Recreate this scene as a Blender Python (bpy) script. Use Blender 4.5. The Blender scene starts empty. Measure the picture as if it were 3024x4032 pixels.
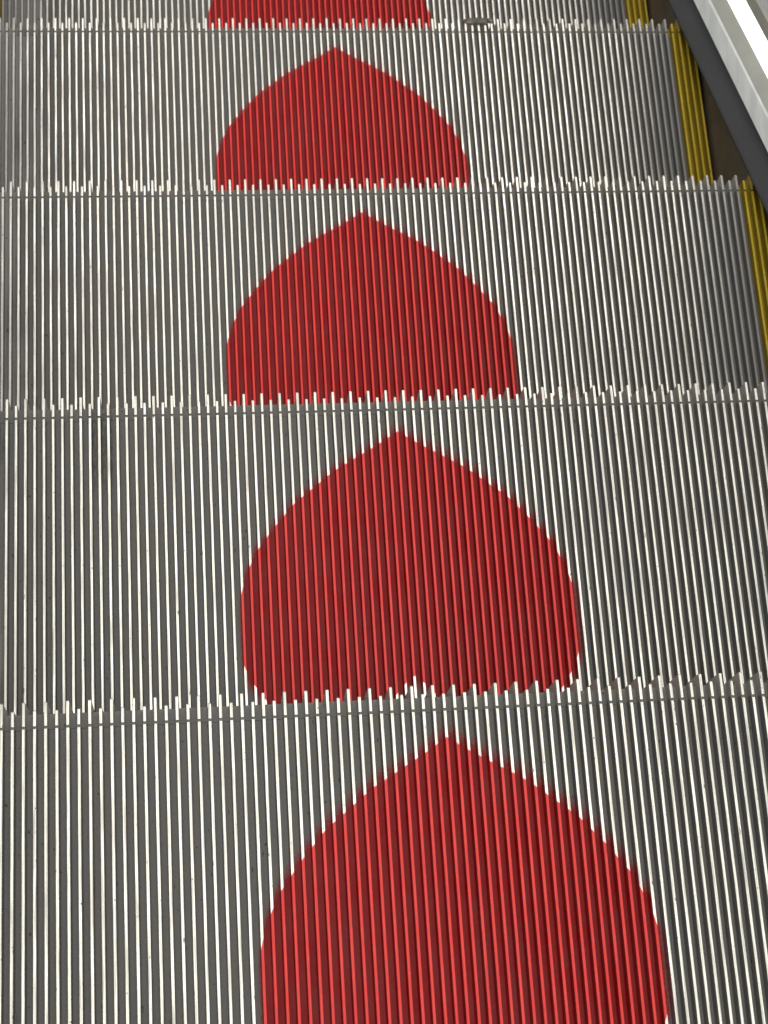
import bpy, math, random
import numpy as np
from mathutils import Matrix
random.seed(7)
S = 0.001                                   # everything below is measured in millimetres
scene = bpy.context.scene
C = scene.collection

# ------------------------------------------------------------------ camera
def rot(a, b, c):
    ca, sa, cb, sb, cc, sc = math.cos(a), math.sin(a), math.cos(b), math.sin(b), math.cos(c), math.sin(c)
    Rx = np.array([[1, 0, 0], [0, ca, -sa], [0, sa, ca]]); Ry = np.array([[cb, 0, sb], [0, 1, 0], [-sb, 0, cb]])
    Rz = np.array([[cc, -sc, 0], [sc, cc, 0], [0, 0, 1]])
    return Rz @ Ry @ Rx
RUN, RISE, PITCH = 343.74, 183.35, 9.0
cd = bpy.data.cameras.new('camera'); cam = bpy.data.objects.new('camera', cd); C.objects.link(cam)
M = rot(.31230344, -.09726466, -.06379874)
mw = Matrix.Identity(4)
for i in range(3):
    for j in range(3): mw[i][j] = M[i][j]
for i, v in enumerate((-204.301, -263.274, 1386.994)): mw[i][3] = v * S
cam.matrix_world = mw
cd.sensor_fit = 'HORIZONTAL'; cd.sensor_width = 36; cd.lens = 36 * 6577.56 / 3024
cd.clip_start = .05; cd.clip_end = 200
cd.dof.use_dof = True; cd.dof.focus_distance = 1.55; cd.dof.aperture_fstop = 20.0
scene.camera = cam
# ------------------------------------------------------------------ world and lamps
w = bpy.data.worlds.new('World'); scene.world = w; w.use_nodes = True
w.node_tree.nodes['Background'].inputs[0].default_value = (.86, .86, .86, 1)
w.node_tree.nodes['Background'].inputs[1].default_value = .62
def area(name, loc, size, sizey, power, color, rotation=(0, 0, 0)):
    l = bpy.data.lights.new(name, 'AREA'); l.shape = 'RECTANGLE'; l.size = size; l.size_y = sizey
    l.energy = power; l.color = color
    o = bpy.data.objects.new(name, l); C.objects.link(o); o.location = loc; o.rotation_euler = rotation
    return o
area('ceiling_lamp', (.15, .35, 3.3), 3.2, 2.7, 58, (.985, .985, .91))
area('ceiling_lamp', (-.95, 2.9, 2.7), .75, 2.1, 33, (1, .965, .89))
area('ceiling_lamp', (1.25, 2.9, 2.7), 1.1, 2.1, 37, (1, .965, .89))
scene.view_settings.view_transform = 'Standard'; scene.view_settings.look = 'None'
scene.view_settings.exposure = 0; scene.view_settings.gamma = 1; scene.view_settings.use_curve_mapping = False

# ------------------------------------------------------------------ node helpers
class G:
    def __init__(s, name):
        s.m = bpy.data.materials.new(name); s.m.use_nodes = True; s.t = s.m.node_tree
        s.b = s.t.nodes['Principled BSDF']
    def n(s, kind, **kw):
        x = s.t.nodes.new(kind)
        for k, v in kw.items(): setattr(x, k, v)
        return x
    def put(s, sock, v):
        if isinstance(v, bpy.types.NodeSocket): s.t.links.new(v, sock)
        else: sock.default_value = v
    def math(s, op, a, b=None, c=None, clamp=False):
        x = s.n('ShaderNodeMath', operation=op, use_clamp=clamp)
        s.put(x.inputs[0], a)
        if b is not None: s.put(x.inputs[1], b)
        if c is not None: s.put(x.inputs[2], c)
        return x.outputs[0]
    def ramp(s, v, lo, hi, a=0., b=1.):
        x = s.n('ShaderNodeMapRange'); x.interpolation_type = 'SMOOTHSTEP'
        s.put(x.inputs[0], v)
        for i, q in enumerate((lo, hi, a, b)): s.put(x.inputs[i + 1], q)
        return x.outputs[0]
    def mix(s, f, a, b):
        x = s.n('ShaderNodeMix', data_type='RGBA')
        s.put(x.inputs[0], f); s.put(x.inputs[6], a); s.put(x.inputs[7], b)
        return x.outputs[2]
    def mixf(s, f, a, b):
        x = s.n('ShaderNodeMix', data_type='FLOAT')
        s.put(x.inputs[0], f); s.put(x.inputs[2], a); s.put(x.inputs[3], b)
        return x.outputs[0]
    def coords(s):
        tc = s.n('ShaderNodeTexCoord'); sp = s.n('ShaderNodeSeparateXYZ'); s.t.links.new(tc.outputs['Object'], sp.inputs[0])
        s.x, s.y, s.z = [s.math('MULTIPLY', sp.outputs[i], 1000.) for i in range(3)]
        s.rnd = s.n('ShaderNodeObjectInfo').outputs['Random']
        s.off = s.math('MULTIPLY', s.rnd, 37.)
        return s
    def noise(s, sx, sy, sz, detail=3., rough=.55, seed=0.):
        cb = s.n('ShaderNodeCombineXYZ')
        s.put(cb.inputs[0], s.math('MULTIPLY_ADD', s.x, sx, seed))
        s.put(cb.inputs[1], s.math('MULTIPLY_ADD', s.y, sy, s.off))
        s.put(cb.inputs[2], s.math('MULTIPLY_ADD', s.z, sz, seed))
        x = s.n('ShaderNodeTexNoise'); x.inputs['Scale'].default_value = 1.; x.inputs['Detail'].default_value = detail
        x.inputs['Roughness'].default_value = rough
        s.t.links.new(cb.outputs[0], x.inputs['Vector'])
        return x.outputs['Fac']
    def white(s, v, seed=0.):
        x = s.n('ShaderNodeTexWhiteNoise', noise_dimensions='2D')
        cb = s.n('ShaderNodeCombineXYZ'); s.put(cb.inputs[0], v); s.put(cb.inputs[1], s.math('ADD', s.off, seed))
        s.t.links.new(cb.outputs[0], x.inputs['Vector'])
        return x.outputs['Value']
    def curve(s, v, pts):
        x = s.n('ShaderNodeFloatCurve'); s.put(x.inputs['Value'], v)
        c = x.mapping.curves[0]
        c.points[0].location = pts[0]; c.points[1].location = pts[-1]
        for p in pts[1:-1]: c.points.new(*p)
        for p in c.points: p.handle_type = 'VECTOR'
        x.mapping.update()
        return x.outputs[0]
    def bump(s, h, strength, dist):
        x = s.n('ShaderNodeBump'); x.inputs['Strength'].default_value = strength; x.inputs['Distance'].default_value = dist
        s.put(x.inputs['Height'], h); s.t.links.new(x.outputs[0], s.b.inputs['Normal'])

# outline of the upside-down heart: distance behind the tread groove against half width (in cleats)
TOPC = [(0, -23.5), (2.3, -37), (4.8, -50), (7.5, -64.5), (9.2, -77), (11.8, -95.5), (14.2, -120), (16.4, -146),
        (17.7, -172), (18.45, -200), (18.75, -228)]
BOTC = [(0, -275), (1, -282), (2.5, -297), (5, -307), (9, -311), (13, -306), (16, -292), (17.5, -272), (18.3, -254), (18.75, -228)]
HW = 18.75 * PITCH
def heart_y(curve, x):
    return float(np.interp(abs(x) / PITCH, [p[0] for p in curve], [p[1] for p in curve]))

def paint_mask(g, soft, grow, wob, lift=0., shift=0.):
    """0..1 mask of red paint"""
    nz = g.math('SUBTRACT', g.noise(.35, .35, .1, 2.), .5)
    ax = g.math('ABSOLUTE', g.math('SUBTRACT', g.x, shift))
    ax = g.math('MAXIMUM', g.math('SUBTRACT', ax, grow), 0.)
    u = g.math('DIVIDE', ax, HW)
    inside = g.ramp(u, .997, 1.003, 1., 0.) if grow < 1 else g.ramp(g.math('MULTIPLY_ADD', nz, .04, u), .960, 1.0, 1., 0.)
    t = g.curve(u, [(p[0] / 18.75, -p[1] / 350) for p in TOPC])
    b = g.curve(u, [(p[0] / 18.75, -p[1] / 350) for p in BOTC])
    ny = g.math('MULTIPLY', g.y, -1.)
    d1 = g.math('SUBTRACT', ny, g.math('MULTIPLY', t, 350.))
    d2 = g.math('SUBTRACT', g.math('MULTIPLY', b, 350.), ny)
    d = g.math('ADD', g.math('MINIMUM', d1, d2), g.math('MULTIPLY_ADD', nz, wob, lift))
    return g.math('MULTIPLY', g.ramp(d, -soft, soft), inside)

def rgb(r, g_, b): return (r, g_, b, 1)

def mat_top():
    g = G('bare aluminium cleat tops'); g.coords()
    idx = g.math('ROUND', g.math('DIVIDE', g.x, PITCH))
    lx = g.math('ABSOLUTE', g.math('SUBTRACT', g.x, g.math('MULTIPLY', idx, PITCH)))
    red = paint_mask(g, .8, 0., 2.5)
    long_ = g.noise(.9, .018, .5, 4., .6, 3.)
    fine = g.noise(2.6, .35, 1., 3., .6, 9.)
    brushed = g.noise(6., .03, 1., 2., .6, 5.)
    col = g.mix(g.ramp(long_, .34, .62), rgb(.43, .40, .37), rgb(.82, .80, .735))
    col = g.mix(g.math('MULTIPLY', g.ramp(g.noise(.012, .009, .1, 3., .6, 85.), .50, .68), .45), col, rgb(.36, .34, .33))
    col = g.mix(g.math('MULTIPLY', g.ramp(brushed, .52, .72), .35), col, rgb(.44, .42, .39))
    per = g.white(idx)
    col = g.mix(g.math('MULTIPLY', per, .22), col, rgb(.52, .49, .45))
    # the outer ribs turn greyer and less metallic towards both sides
    side = g.math('MULTIPLY', g.ramp(g.math('ADD', g.math('ABSOLUTE', g.x), g.math('MULTIPLY', g.noise(.02, .01, .1, 2., .5, 4.), 60.)), 405., 480.), .75)
    col = g.mix(side, col, rgb(.36, .34, .34))
    # dull rims eaten into the edges
    rim = g.ramp(g.math('ADD', lx, g.math('MULTIPLY', g.math('SUBTRACT', g.noise(.5, .12, .5, 4., .7, 21.), .5), .9)), 1.12, 1.34)
    col = g.mix(g.math('MULTIPLY', rim, .75), col, rgb(.16, .155, .14))
    nick = g.ramp(g.noise(.55, .10, .3, 2., .5, 40.), .70, .74)
    col = g.mix(nick, col, rgb(.13, .12, .11))
    speck = g.ramp(g.noise(.45, .22, .3, 1., .5, 60.), .755, .78)
    col = g.mix(speck, col, rgb(.05, .045, .04))
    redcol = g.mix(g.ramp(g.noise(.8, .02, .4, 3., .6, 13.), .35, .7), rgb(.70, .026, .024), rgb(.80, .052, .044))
    edge = g.ramp(g.math('ADD', lx, g.math('MULTIPLY', fine, .4)), 1.15, 1.45)
    redcol = g.mix(g.math('MULTIPLY', edge, .55), redcol, rgb(.32, .01, .012))
    rub = g.math('MULTIPLY', g.ramp(g.noise(.03, .014, .05, 3., .6, 44.), .52, .66), g.ramp(g.noise(2.2, .16, .9, 4., .75, 48.), .50, .62))
    redcol = g.mix(g.math('MULTIPLY', rub, .55), redcol, rgb(.30, .02, .03))
    redcol = g.mix(g.math('MULTIPLY', g.ramp(g.noise(3., .05, .9, 3., .7, 91.), .58, .68), .5), redcol, rgb(.86, .20, .16))
    chip = g.ramp(g.noise(.8, .14, .3, 2., .5, 77.), .76, .80)
    red = g.math('MULTIPLY', red, g.math('SUBTRACT', 1., g.math('MULTIPLY', chip, .8)))
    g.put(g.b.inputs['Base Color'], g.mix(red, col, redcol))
    g.put(g.b.inputs['Metallic'], g.mixf(red, g.math('SUBTRACT', .82, g.math('MULTIPLY', side, .7)), 0.))
    rmet = g.mixf(g.ramp(long_, .3, .7), .42, .29)
    g.put(g.b.inputs['Roughness'], g.mixf(red, g.math('ADD', rmet, g.math('MULTIPLY', rim, .2)), .40))
    g.put(g.b.inputs['Specular IOR Level'], g.mixf(red, .5, .16))
    g.put(g.b.inputs['Coat Weight'], g.math('MULTIPLY', red, .25)); g.b.inputs['Coat Roughness'].default_value = .22
    g.bump(g.math('ADD', g.math('MULTIPLY', brushed, .5), fine), .35, .00012)
    return g.m

def mat_groove():
    g = G('grey groove paint'); g.coords()
    idx = g.math('FLOOR', g.math('DIVIDE', g.x, PITCH))
    red = paint_mask(g, 9., 1.6, 14., 9., 2.2)
    per = g.white(idx); per2 = g.white(idx, 11.)
    grime = g.noise(.11, .010, .05, 4., .6, 2.)
    fine = g.noise(.9, .25, .6, 4., .65, 6.)
    warm = g.mix(per, rgb(.163, .168, .172), rgb(.186, .172, .160))
    warm = g.mix(g.ramp(grime, .35, .7), warm, rgb(.195, .182, .168))
    warm = g.mix(g.math('MULTIPLY', g.ramp(fine, .40, .75), .35), warm, rgb(.11, .105, .095))
    lpale = g.ramp(g.math('ADD', g.x, g.math('MULTIPLY', g.math('SUBTRACT', g.noise(.03, .006, .1, 3., .6, 14.), .5), 150.)), -425., -380., 1., 0.)  # groove colour gets paler towards the left edge
    warm = g.mix(g.math('MULTIPLY', lpale, .8), warm, rgb(.34, .32, .32))
    # greasy black dirt in a few grooves, smudges and specks
    streak = g.math('MULTIPLY', g.ramp(g.noise(.17, .012, .1, 3., .6, 50.), .66, .74), g.ramp(g.noise(.7, .12, .3, 4., .7, 52.), .42, .62))
    warm = g.mix(g.math('MULTIPLY', streak, .75), warm, rgb(.035, .032, .028))
    speck = g.ramp(g.noise(.42, .16, .3, 1., .5, 70.), .745, .775)
    warm = g.mix(speck, warm, rgb(.03, .025, .02))
    # soot stain on one step (custom property of that object)
    at = g.n('ShaderNodeAttribute', attribute_type='OBJECT', attribute_name='stain')
    sx = g.ramp(g.math('ABSOLUTE', g.math('ADD', g.x, 295.)), 9., 13., 1., 0.)
    sy = g.ramp(g.math('ABSOLUTE', g.math('ADD', g.y, 28.)), 24., 62., 1., 0.)
    st = g.math('MULTIPLY', g.math('MULTIPLY', sx, sy), g.ramp(g.noise(.8, .13, .2, 5., .75, 90.), .38, .60))
    warm = g.mix(g.math('MULTIPLY', g.math('MULTIPLY', st, at.outputs['Fac']), .8), warm, rgb(.05, .048, .04))
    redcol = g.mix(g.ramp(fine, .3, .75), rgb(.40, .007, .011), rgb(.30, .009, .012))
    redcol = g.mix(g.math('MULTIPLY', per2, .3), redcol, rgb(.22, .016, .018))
    redcol = g.mix(g.math('MULTIPLY', streak, .5), redcol, rgb(.07, .02, .02))
    scuff = g.math('MULTIPLY', g.ramp(g.noise(.03, .016, .05, 3., .6, 44.), .52, .66), g.ramp(g.noise(1.6, .22, .9, 4., .75, 46.), .50, .62))
    redcol = g.mix(g.math('MULTIPLY', scuff, .65), redcol, rgb(.16, .075, .08))
    dust = g.math('MULTIPLY', g.math('SUBTRACT', 1., g.ramp(g.noise(.06, .03, .05, 3., .6, 31.), .3, .75)), .10)
    red = g.math('MULTIPLY', red, g.math('SUBTRACT', 1., dust))
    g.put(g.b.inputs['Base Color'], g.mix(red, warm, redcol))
    g.put(g.b.inputs['Roughness'], g.mixf(red, .48, .45))
    g.put(g.b.inputs['Specular IOR Level'], g.mixf(red, .38, .14))
    g.bump(g.math('ADD', fine, g.math('MULTIPLY', g.noise(2.5, 2.5, 2.5, 2.), .5)), .35, .0003)
    return g.m

def mat_yellow(top):
    g = G('yellow edge cleats' if top else 'yellow edge grooves'); g.coords()
    a = g.noise(.5, .02, .3, 4., .6, 3.); f = g.noise(1.5, .3, .6, 4., .6, 8.)
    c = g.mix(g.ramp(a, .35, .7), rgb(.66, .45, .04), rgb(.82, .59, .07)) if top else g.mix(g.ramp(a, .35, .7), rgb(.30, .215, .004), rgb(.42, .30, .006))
    c = g.mix(g.math('MULTIPLY', g.ramp(f, .45, .75), .6), c, rgb(.10, .07, .02))
    c = g.mix(g.ramp(g.noise(.6, .07, .3, 3., .6, 33.), .64, .72), c, rgb(.05, .04, .02))
    g.put(g.b.inputs['Base Color'], c); g.b.inputs['Roughness'].default_value = .42
    g.bump(f, .3, .0002)
    return g.m

def mat_simple(name, col, rough, metal=0., var=.25, stretch=(.02, .02, .02), dirt=None, spec=.5):
    g = G(name); g.coords()
    n1 = g.noise(*stretch, 4., .6, 3.); n2 = g.noise(stretch[0] * 12, stretch[1] * 12, stretch[2] * 12, 3., .6, 9.)
    c = g.mix(g.ramp(n1, .3, .7), rgb(*[v * (1 - var) for v in col]), rgb(*[min(1, v * (1 + var)) for v in col]))
    if dirt: c = g.mix(g.math('MULTIPLY', g.ramp(n2, .5, .7), .5), c, rgb(*dirt))
    g.put(g.b.inputs['Base Color'], c); g.b.inputs['Metallic'].default_value = metal
    g.b.inputs['Specular IOR Level'].default_value = spec
    g.put(g.b.inputs['Roughness'], g.mixf(n2, rough * .85, min(1, rough * 1.2)))
    g.bump(n2, .15, .0003)
    return g.m

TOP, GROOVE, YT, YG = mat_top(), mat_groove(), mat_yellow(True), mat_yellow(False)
LIT_SIDE = mat_simple('grey comb teeth with painted light', (.38, .36, .33), .5, .15, .12, (.05, .3, .3), (.22, .21, .19))  # paler than the groove paint: light on the tooth sides put into colour
RIMLINE = mat_simple('dull notch metal', (.22, .215, .18), .5, .3, .2, (.3, .3, .3))
SKIRT = mat_simple('brown steel skirt', (.15, .118, .092), .45, .3, .22, (.004, .02, .02), (.03, .022, .016))
RUBBER = mat_simple('dark grey rubber', (.022, .022, .025), .7, 0., .12, (.01, .01, .01), (.035, .033, .032), .35)
ALU = mat_simple('satin aluminium profile', (.90, .93, .94), .34, .0, .10, (.01, .012, .05))
DECKM = mat_simple('grey anodised deck', (.56, .55, .50), .40, .6, .1, (.003, .01, .01))
BLACKR = mat_simple('black handrail rubber', (.02, .02, .02), .5)
PANEL = mat_simple('pale satin panel', (.72, .72, .76), .4, .2, .05, (.003, .01, .01))
def mat_glass():
    g = G('clear balustrade glass'); g.t.nodes.remove(g.b)
    o = g.t.nodes['Material Output']
    a = g.n('ShaderNodeBsdfTransparent'); a.inputs[0].default_value = (.86, .90, .88, 1)
    b = g.n('ShaderNodeBsdfGlossy'); b.inputs['Roughness'].default_value = .03
    f = g.n('ShaderNodeFresnel'); f.inputs[0].default_value = 1.5
    m = g.n('ShaderNodeMixShader'); g.put(m.inputs[0], f.outputs[0]); g.t.links.new(a.outputs[0], m.inputs[1]); g.t.links.new(b.outputs[0], m.inputs[2])
    g.t.links.new(m.outputs[0], o.inputs['Surface'])
    return g.m
GLASS = mat_glass()
PIT = mat_simple('dark truss floor', (.03, .028, .025), .8)
def mat_lamp():
    g = G('lit diffuser of the light strip')
    g.b.inputs['Base Color'].default_value = (.9, .95, .85, 1)
    g.b.inputs['Emission Color'].default_value = (.93, 1, .88, 1); g.b.inputs['Emission Strength'].default_value = 2.6
    return g.m
LAMP = mat_lamp()

# ------------------------------------------------------------------ mesh helpers
class MB:
    def __init__(s): s.v = []; s.f = []; s.m = []
    def face(s, pts, m):
        k = len(s.v); s.v += [(a * S, b * S, c * S) for a, b, c in pts]; s.f.append(tuple(range(k, k + len(pts)))); s.m.append(m)
    def build(s, name, mats, parent=None):
        me = bpy.data.meshes.new(name); me.from_pydata(s.v, [], s.f); me.update()
        for m in mats: me.materials.append(m)
        me.polygons.foreach_set('material_index', s.m)
        o = bpy.data.objects.new(name, me); C.objects.link(o)
        if parent: o.parent = parent
        return o
def strip(mb, xa, za, xb, zb, y0, y1, m):          # left-to-right, facing up
    mb.face([(xa, y0, za), (xb, y0, zb), (xb, y1, zb), (xa, y1, za)], m)

DEPTH, HB, HT = 11.0, 1.6, 1.30
def cleat_section(c, top=0.):
    if top < 0:
        k = HT + (HB - HT) * (-top / DEPTH)
        return [(c - HB, -DEPTH), (c - k, top), (c + k, top), (c + HB, -DEPTH)], [0, 2, 0]
    return [(c - HB, -DEPTH), (c - HT, -.32), (c - HT + .22, 0), (c + HT - .22, 0), (c + HT, -.32), (c + HB, -DEPTH)], [0, 1, 1, 1, 0]

REAR = -356.0
def body(main, heart, idxs, split, x_end=None):
    """cleats and groove floors from the rear edge to the notch; heart gets the painted region"""
    def put(xa, za, xb, zb, y0, y1, m):
        if not split or max(abs(xa), abs(xb)) >= HW or y0 > -25:
            strip(main, xa, za, xb, zb, y0, y1, m); return
        ta, tb, ba, bb = heart_y(TOPC, xa), heart_y(TOPC, xb), heart_y(BOTC, xa), heart_y(BOTC, xb)
        main.face([(xa, y0, za), (xb, y0, zb), (xb, bb, zb), (xa, ba, za)], m)
        heart.face([(xa, ba, za), (xb, bb, zb), (xb, tb, zb), (xa, ta, za)], m)
        main.face([(xa, ta, za), (xb, tb, zb), (xb, y1, zb), (xa, y1, za)], m)
    for i in idxs:
        c = i * PITCH
        sec, ms = cleat_section(c)
        for (a, b, m) in zip(sec[:-1], sec[1:], ms):
            put(a[0], a[1], b[0], b[1], REAR, -1.25, m)
        low, ml = cleat_section(c, -2.2)
        for (a, b, m) in zip(low[:-1], low[1:], ml):
            strip(main, a[0], a[1], b[0], b[1], -1.25, -.1, m)
        k = low[1]; q = low[2]
        main.face([(k[0], -1.25, k[1]), (q[0], -1.25, q[1])] + [(x, -1.25, z) for x, z in reversed(sec[1:-1])], 2)   # notch wall
        main.face([(x, REAR, z) for x, z in sec], 0)
        # groove floor to the right of this cleat, with fillets
        if i != idxs[-1] or x_end is None:
            xa, xb = c + HB, c + PITCH - HB
        else: xa, xb = c + HB, x_end
        put(xa, -DEPTH + .0, xa + .5, -DEPTH - .35, REAR, -.15, 0)
        put(xa + .5, -DEPTH - .35, xb - .5, -DEPTH - .35, REAR, -.15, 0)
        put(xb - .5, -DEPTH - .35, xb, -DEPTH, REAR, -.15, 0)

def bow(z): return -30. * (min(0, z) / RISE) ** 2            # the riser bows back as it goes down
LONG, SHORT, WALL = 21.6, 14.4, 13.4
def nose_fins(mb, idxs):
    for i in idxs:
        c = i * PITCH; tip = (LONG if i % 2 else SHORT) + random.uniform(-.25, .25)
        path = [(1.25, 0, 0, 1)] + [(tip - 1.3 + 1.3 * math.sin(a), -1.3 + 1.3 * math.cos(a), math.sin(a), math.cos(a)) for a in [math.radians(t) for t in (0, 22, 45, 68, 90)]]
        path += [(tip + bow(z), z, 1, 0) for z in (-4, -10, -20, -30)]
        outer = [(y, z) for y, z, _, _ in path]; inner = [(y - .32 * ny, z - .32 * nz) for y, z, ny, nz in path]
        for j in range(len(path) - 1):
            bare = 1 if j <= 3 else 0
            (ya, za), (yb, zb), (pa, qa), (pb, qb) = outer[j], outer[j + 1], inner[j], inner[j + 1]
            h, t = HT, HT - .22
            mb.face([(c - t, ya, za), (c + t, ya, za), (c + t, yb, zb), (c - t, yb, zb)], bare)
            mb.face([(c - h, pa, qa), (c - t, ya, za), (c - t, yb, zb), (c - h, pb, qb)], bare)
            mb.face([(c + t, ya, za), (c + h, pa, qa), (c + h, pb, qb), (c + t, yb, zb)], bare)
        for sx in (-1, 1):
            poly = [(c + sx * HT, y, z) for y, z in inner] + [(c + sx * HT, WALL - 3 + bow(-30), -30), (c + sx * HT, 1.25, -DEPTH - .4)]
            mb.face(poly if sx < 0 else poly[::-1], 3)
        mb.face([(c - HT, 1.25, -2.2), (c - HT, 1.25, -.32), (c - HT + .22, 1.25, 0), (c + HT - .22, 1.25, 0), (c + HT, 1.25, -.32), (c + HT, 1.25, -2.2)], 2)
        low, ml = cleat_section(c, -2.2)
        low = [(c - HT, -DEPTH), (c - HT, -2.2), (c + HT, -2.2), (c + HT, -DEPTH)]
        for (a, b, m) in zip(low[:-1], low[1:], ml): strip(mb, a[0], a[1], b[0], b[1], .1, 1.25, m)
def nose_floor(mb, xa, xb, breaks):
    xs = [xa] + breaks + [xb]
    pr = [(.1, -DEPTH - .3), (11.9, -DEPTH - .3), (12.6, -DEPTH - .5), (13.15, -DEPTH - 1.0), (WALL, -DEPTH - 1.8)] + [(WALL + bow(z), z) for z in (-16, -22, -30)]
    for (y0, z0), (y1, z1) in zip(pr[:-1], pr[1:]):
        for a, b in zip(xs[:-1], xs[1:]): mb.face([(a, y0, z0), (b, y0, z0), (b, y1, z1), (a, y1, z1)], 0)
def riser(mb, idxs, xa, xb):
    zs = [-30, -60, -90, -120, -150, -186]
    for z0, z1 in zip(zs[:-1], zs[1:]):
        mb.face([(xa, WALL + bow(z0), z0), (xb, WALL + bow(z0), z0), (xb, WALL + bow(z1), z1), (xa, WALL + bow(z1), z1)], 0)
        for i in idxs:
            c = i * PITCH; tip = LONG if i % 2 else SHORT
            a, b, w0, w1 = tip + bow(z0), tip + bow(z1), WALL - 1 + bow(z0), WALL - 1 + bow(z1)
            mb.face([(c - HT, a, z0), (c + HT, a, z0), (c + HT, b, z1), (c - HT, b, z1)], 0)
            mb.face([(c - HT, w0, z0), (c - HT, a, z0), (c - HT, b, z1), (c - HT, w1, z1)], 0)
            mb.face([(c + HT, a, z0), (c + HT, w0, z0), (c + HT, w1, z1), (c + HT, b, z1)], 0)

def tag(o, label=None, cat=None, group=None, kind=None):
    for k, v in (('label', label), ('category', cat), ('group', group), ('kind', kind)):
        if v: o[k] = v
def empty(name, loc):
    o = bpy.data.objects.new(name, None); C.objects.link(o); o.location = [v * S for v in loc]; o.empty_display_size = .05
    return o

STEP_LABELS = [
 'nearest escalator step, its red heart widest and cut off by the bottom edge',
 'second escalator step from the camera, whitish cleft showing at the foot of its heart',
 'third escalator step from the camera, yellow strip just entering at the right edge',
 'fourth escalator step from the camera, dirt lump sticking to its front edge',
 'farthest escalator step, only the lower part of its red heart in view at top',
]
def make_step():
    root = empty('escalator_step', (0, 0, 0))
    inner = list(range(-51, 52))
    t, h = MB(), MB()
    body(t, h, inner, True)
    t.build('tread', [GROOVE, TOP, RIMLINE], root)
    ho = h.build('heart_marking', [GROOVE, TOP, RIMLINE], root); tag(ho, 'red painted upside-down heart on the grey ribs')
    nb = MB(); nose_fins(nb, inner); nose_floor(nb, -51.6 * PITCH, 51.6 * PITCH, [])
    nb.build('comb_nosing', [GROOVE, TOP, RIMLINE, LIT_SIDE], root)
    for side in (-1, 1):
        idx = [side * k for k in (52, 53, 54, 55)]; idx.sort()
        e = MB()
        body(e, None, idx, False, 55 * PITCH + 4.5 if side > 0 else None)
        xa, xb = sorted((side * 51.6 * PITCH, side * (55 * PITCH + 4.5)))
        if side < 0: strip(e, xa, -DEPTH - .2, -55 * PITCH - HB, -DEPTH - .2, REAR, -.15, 0)
        nose_fins(e, idx); nose_floor(e, xa, xb, [])
        xo = side * (55 * PITCH + 4.5)
        poly = [(xo, REAR, -DEPTH - .2), (xo, WALL, -DEPTH - .8), (xo, WALL - 30, -RISE), (xo, REAR, -60)]
        e.face(poly, 0)
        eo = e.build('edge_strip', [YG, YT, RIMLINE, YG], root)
        tag(eo, 'yellow ribbed safety strip along the %s side' % ('right' if side > 0 else 'left'))
    r = MB(); riser(r, list(range(-55, 56)), -55.5 * PITCH, 55.5 * PITCH)
    r.build('riser', [GROOVE], root)
    return root
def copy_tree(o, parent=None):
    c = o.copy(); C.objects.link(c); c.parent = parent
    for ch in o.children: copy_tree(ch, c)
    return c
proto = make_step()
kids = list(proto.children)
for k in range(5):
    if k == 0: st = proto
    else:
        st = proto.copy(); C.objects.link(st)
        for ch in kids:
            d = ch.copy(); C.objects.link(d); d.parent = st
    st.location = (0, k * RUN * S, -k * RISE * S)
    tag(st, STEP_LABELS[k], 'escalator step', 'escalator steps')
    if k == 1:
        for ch in st.children: ch['stain'] = 1.0

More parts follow.
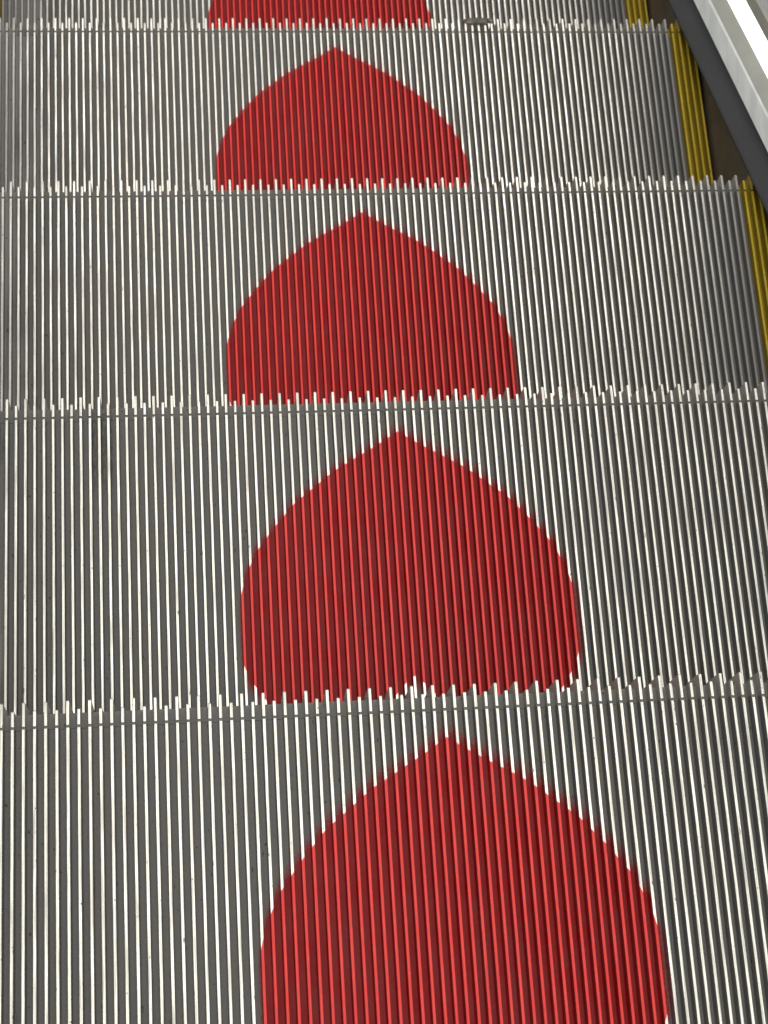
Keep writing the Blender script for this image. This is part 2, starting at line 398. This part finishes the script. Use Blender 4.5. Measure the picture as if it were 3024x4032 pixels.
# ------------------------------------------------------------------ balustrades: profiles swept along the incline
Y0, Y1 = -900., 3200.
def sweep(name, prof, mat, parent, side, closed=True):
    """prof: (x outward, h above the nosing line) ; swept parallel to the incline"""
    mb = MB(); n = len(prof); k = RISE / RUN
    segs = [(Y0 + (Y1 - Y0) * i / 12, Y0 + (Y1 - Y0) * (i + 1) / 12) for i in range(12)]
    for a, b in segs:
        for i in range(n if closed else n - 1):
            (xa, ha), (xb, hb) = prof[i], prof[(i + 1) % n]
            f = [(side * xa, a, ha - k * a), (side * xb, a, hb - k * a), (side * xb, b, hb - k * b), (side * xa, b, ha - k * b)]
            mb.face(f if side > 0 else f[::-1], 0)
    if closed:
        for y in (Y0, Y1): mb.face([(side * x, y, h - k * y) for x, h in prof], 0)
    o = mb.build(name, [mat], parent)
    return o
def balustrade(side, label):
    root = empty('escalator_balustrade', (0, 0, 0))
    tag(root, label, 'balustrade', 'escalator balustrades')
    sweep('skirt_panel', [(501.5, 14), (501.5, -420), (504, -420), (504, 14)], SKIRT, root, side)
    sweep('side_deflector', [(468.3, 27), (468.0, 25.5), (470, 21), (485, 16), (501.3, 14.2), (501.3, 31.2), (486, 29.8), (470.5, 27.9)], RUBBER, root, side)
    sweep('trim_profile', [(500.4, 33.0), (510, 33.0), (510, 61.9), (507, 61.9), (505.6, 59.5)], ALU, root, side)
    sweep('inner_deck', [(507.3, 62.3), (523, 62.3), (523, 79.6), (519.6, 79.6)], DECKM, root, side)
    sweep('light_strip', [(520, 80.0), (525, 80.0), (525, 118.6), (520, 118.6)], LAMP, root, side)
    sweep('glass_holder', [(519.4, 119.0), (560, 119.0), (560, 142), (524, 142), (519.4, 140)], DECKM, root, side)
    sweep('side_panel', [(525, 142.3), (560, 142.3), (560, 285), (540, 285), (530, 278)], PANEL, root, side)
    sweep('glass_panel', [(543, 286), (551, 286), (551, 905), (543, 905)], GLASS, root, side)
    rail = [(547 + 38 * math.cos(t) , 928 + 22 * math.sin(t)) for t in np.linspace(0, 2 * math.pi, 17)[:-1]]
    sweep('handrail', rail, BLACKR, root, side)
balustrade(1, 'right escalator side with dark deflector, bright aluminium profile and glowing light strip')
balustrade(-1, 'left escalator side running down just outside the left edge of the photo')

# ------------------------------------------------------------------ lump of dirt on the front edge of the fourth step
def lump():
    import bmesh
    from mathutils import noise, Vector
    bm = bmesh.new(); bmesh.ops.create_icosphere(bm, subdivisions=4, radius=1)
    for v in bm.verts:
        p = v.co.copy(); n = noise.noise(p * 2.3) * .35 + noise.noise(p * 6) * .16
        v.co = p * (1 + n); v.co.x *= 19.5; v.co.y *= 5.2; v.co.z *= 3.0
        v.co *= S
    me = bpy.data.meshes.new('dirt_lump'); bm.to_mesh(me); bm.free()
    for p in me.polygons: p.use_smooth = True
    me.materials.append(mat_simple('dried grey brown dirt', (.13, .125, .105), .8, 0., .7, (.12, .12, .12), (.18, .12, .10)))
    o = bpy.data.objects.new('dirt_lump', me); C.objects.link(o)
    o.location = (21.9 * PITCH * S, (3 * RUN + 16.5) * S, (-3 * RISE + .8) * S)
    tag(o, 'flattened grey-brown lump of dirt stuck on the comb teeth of the fourth step', 'dirt')
lump()

# ------------------------------------------------------------------ the truss floor under the steps
mb = MB(); k = RISE / RUN
for i in range(8):
    a, b = -1200 + i * 600, -600 + i * 600
    mb.face([(-900, a, -330 - k * a), (900, a, -330 - k * a), (900, b, -330 - k * b), (-900, b, -330 - k * b)], 0)
o = mb.build('ground', [PIT]); tag(o, kind='structure')
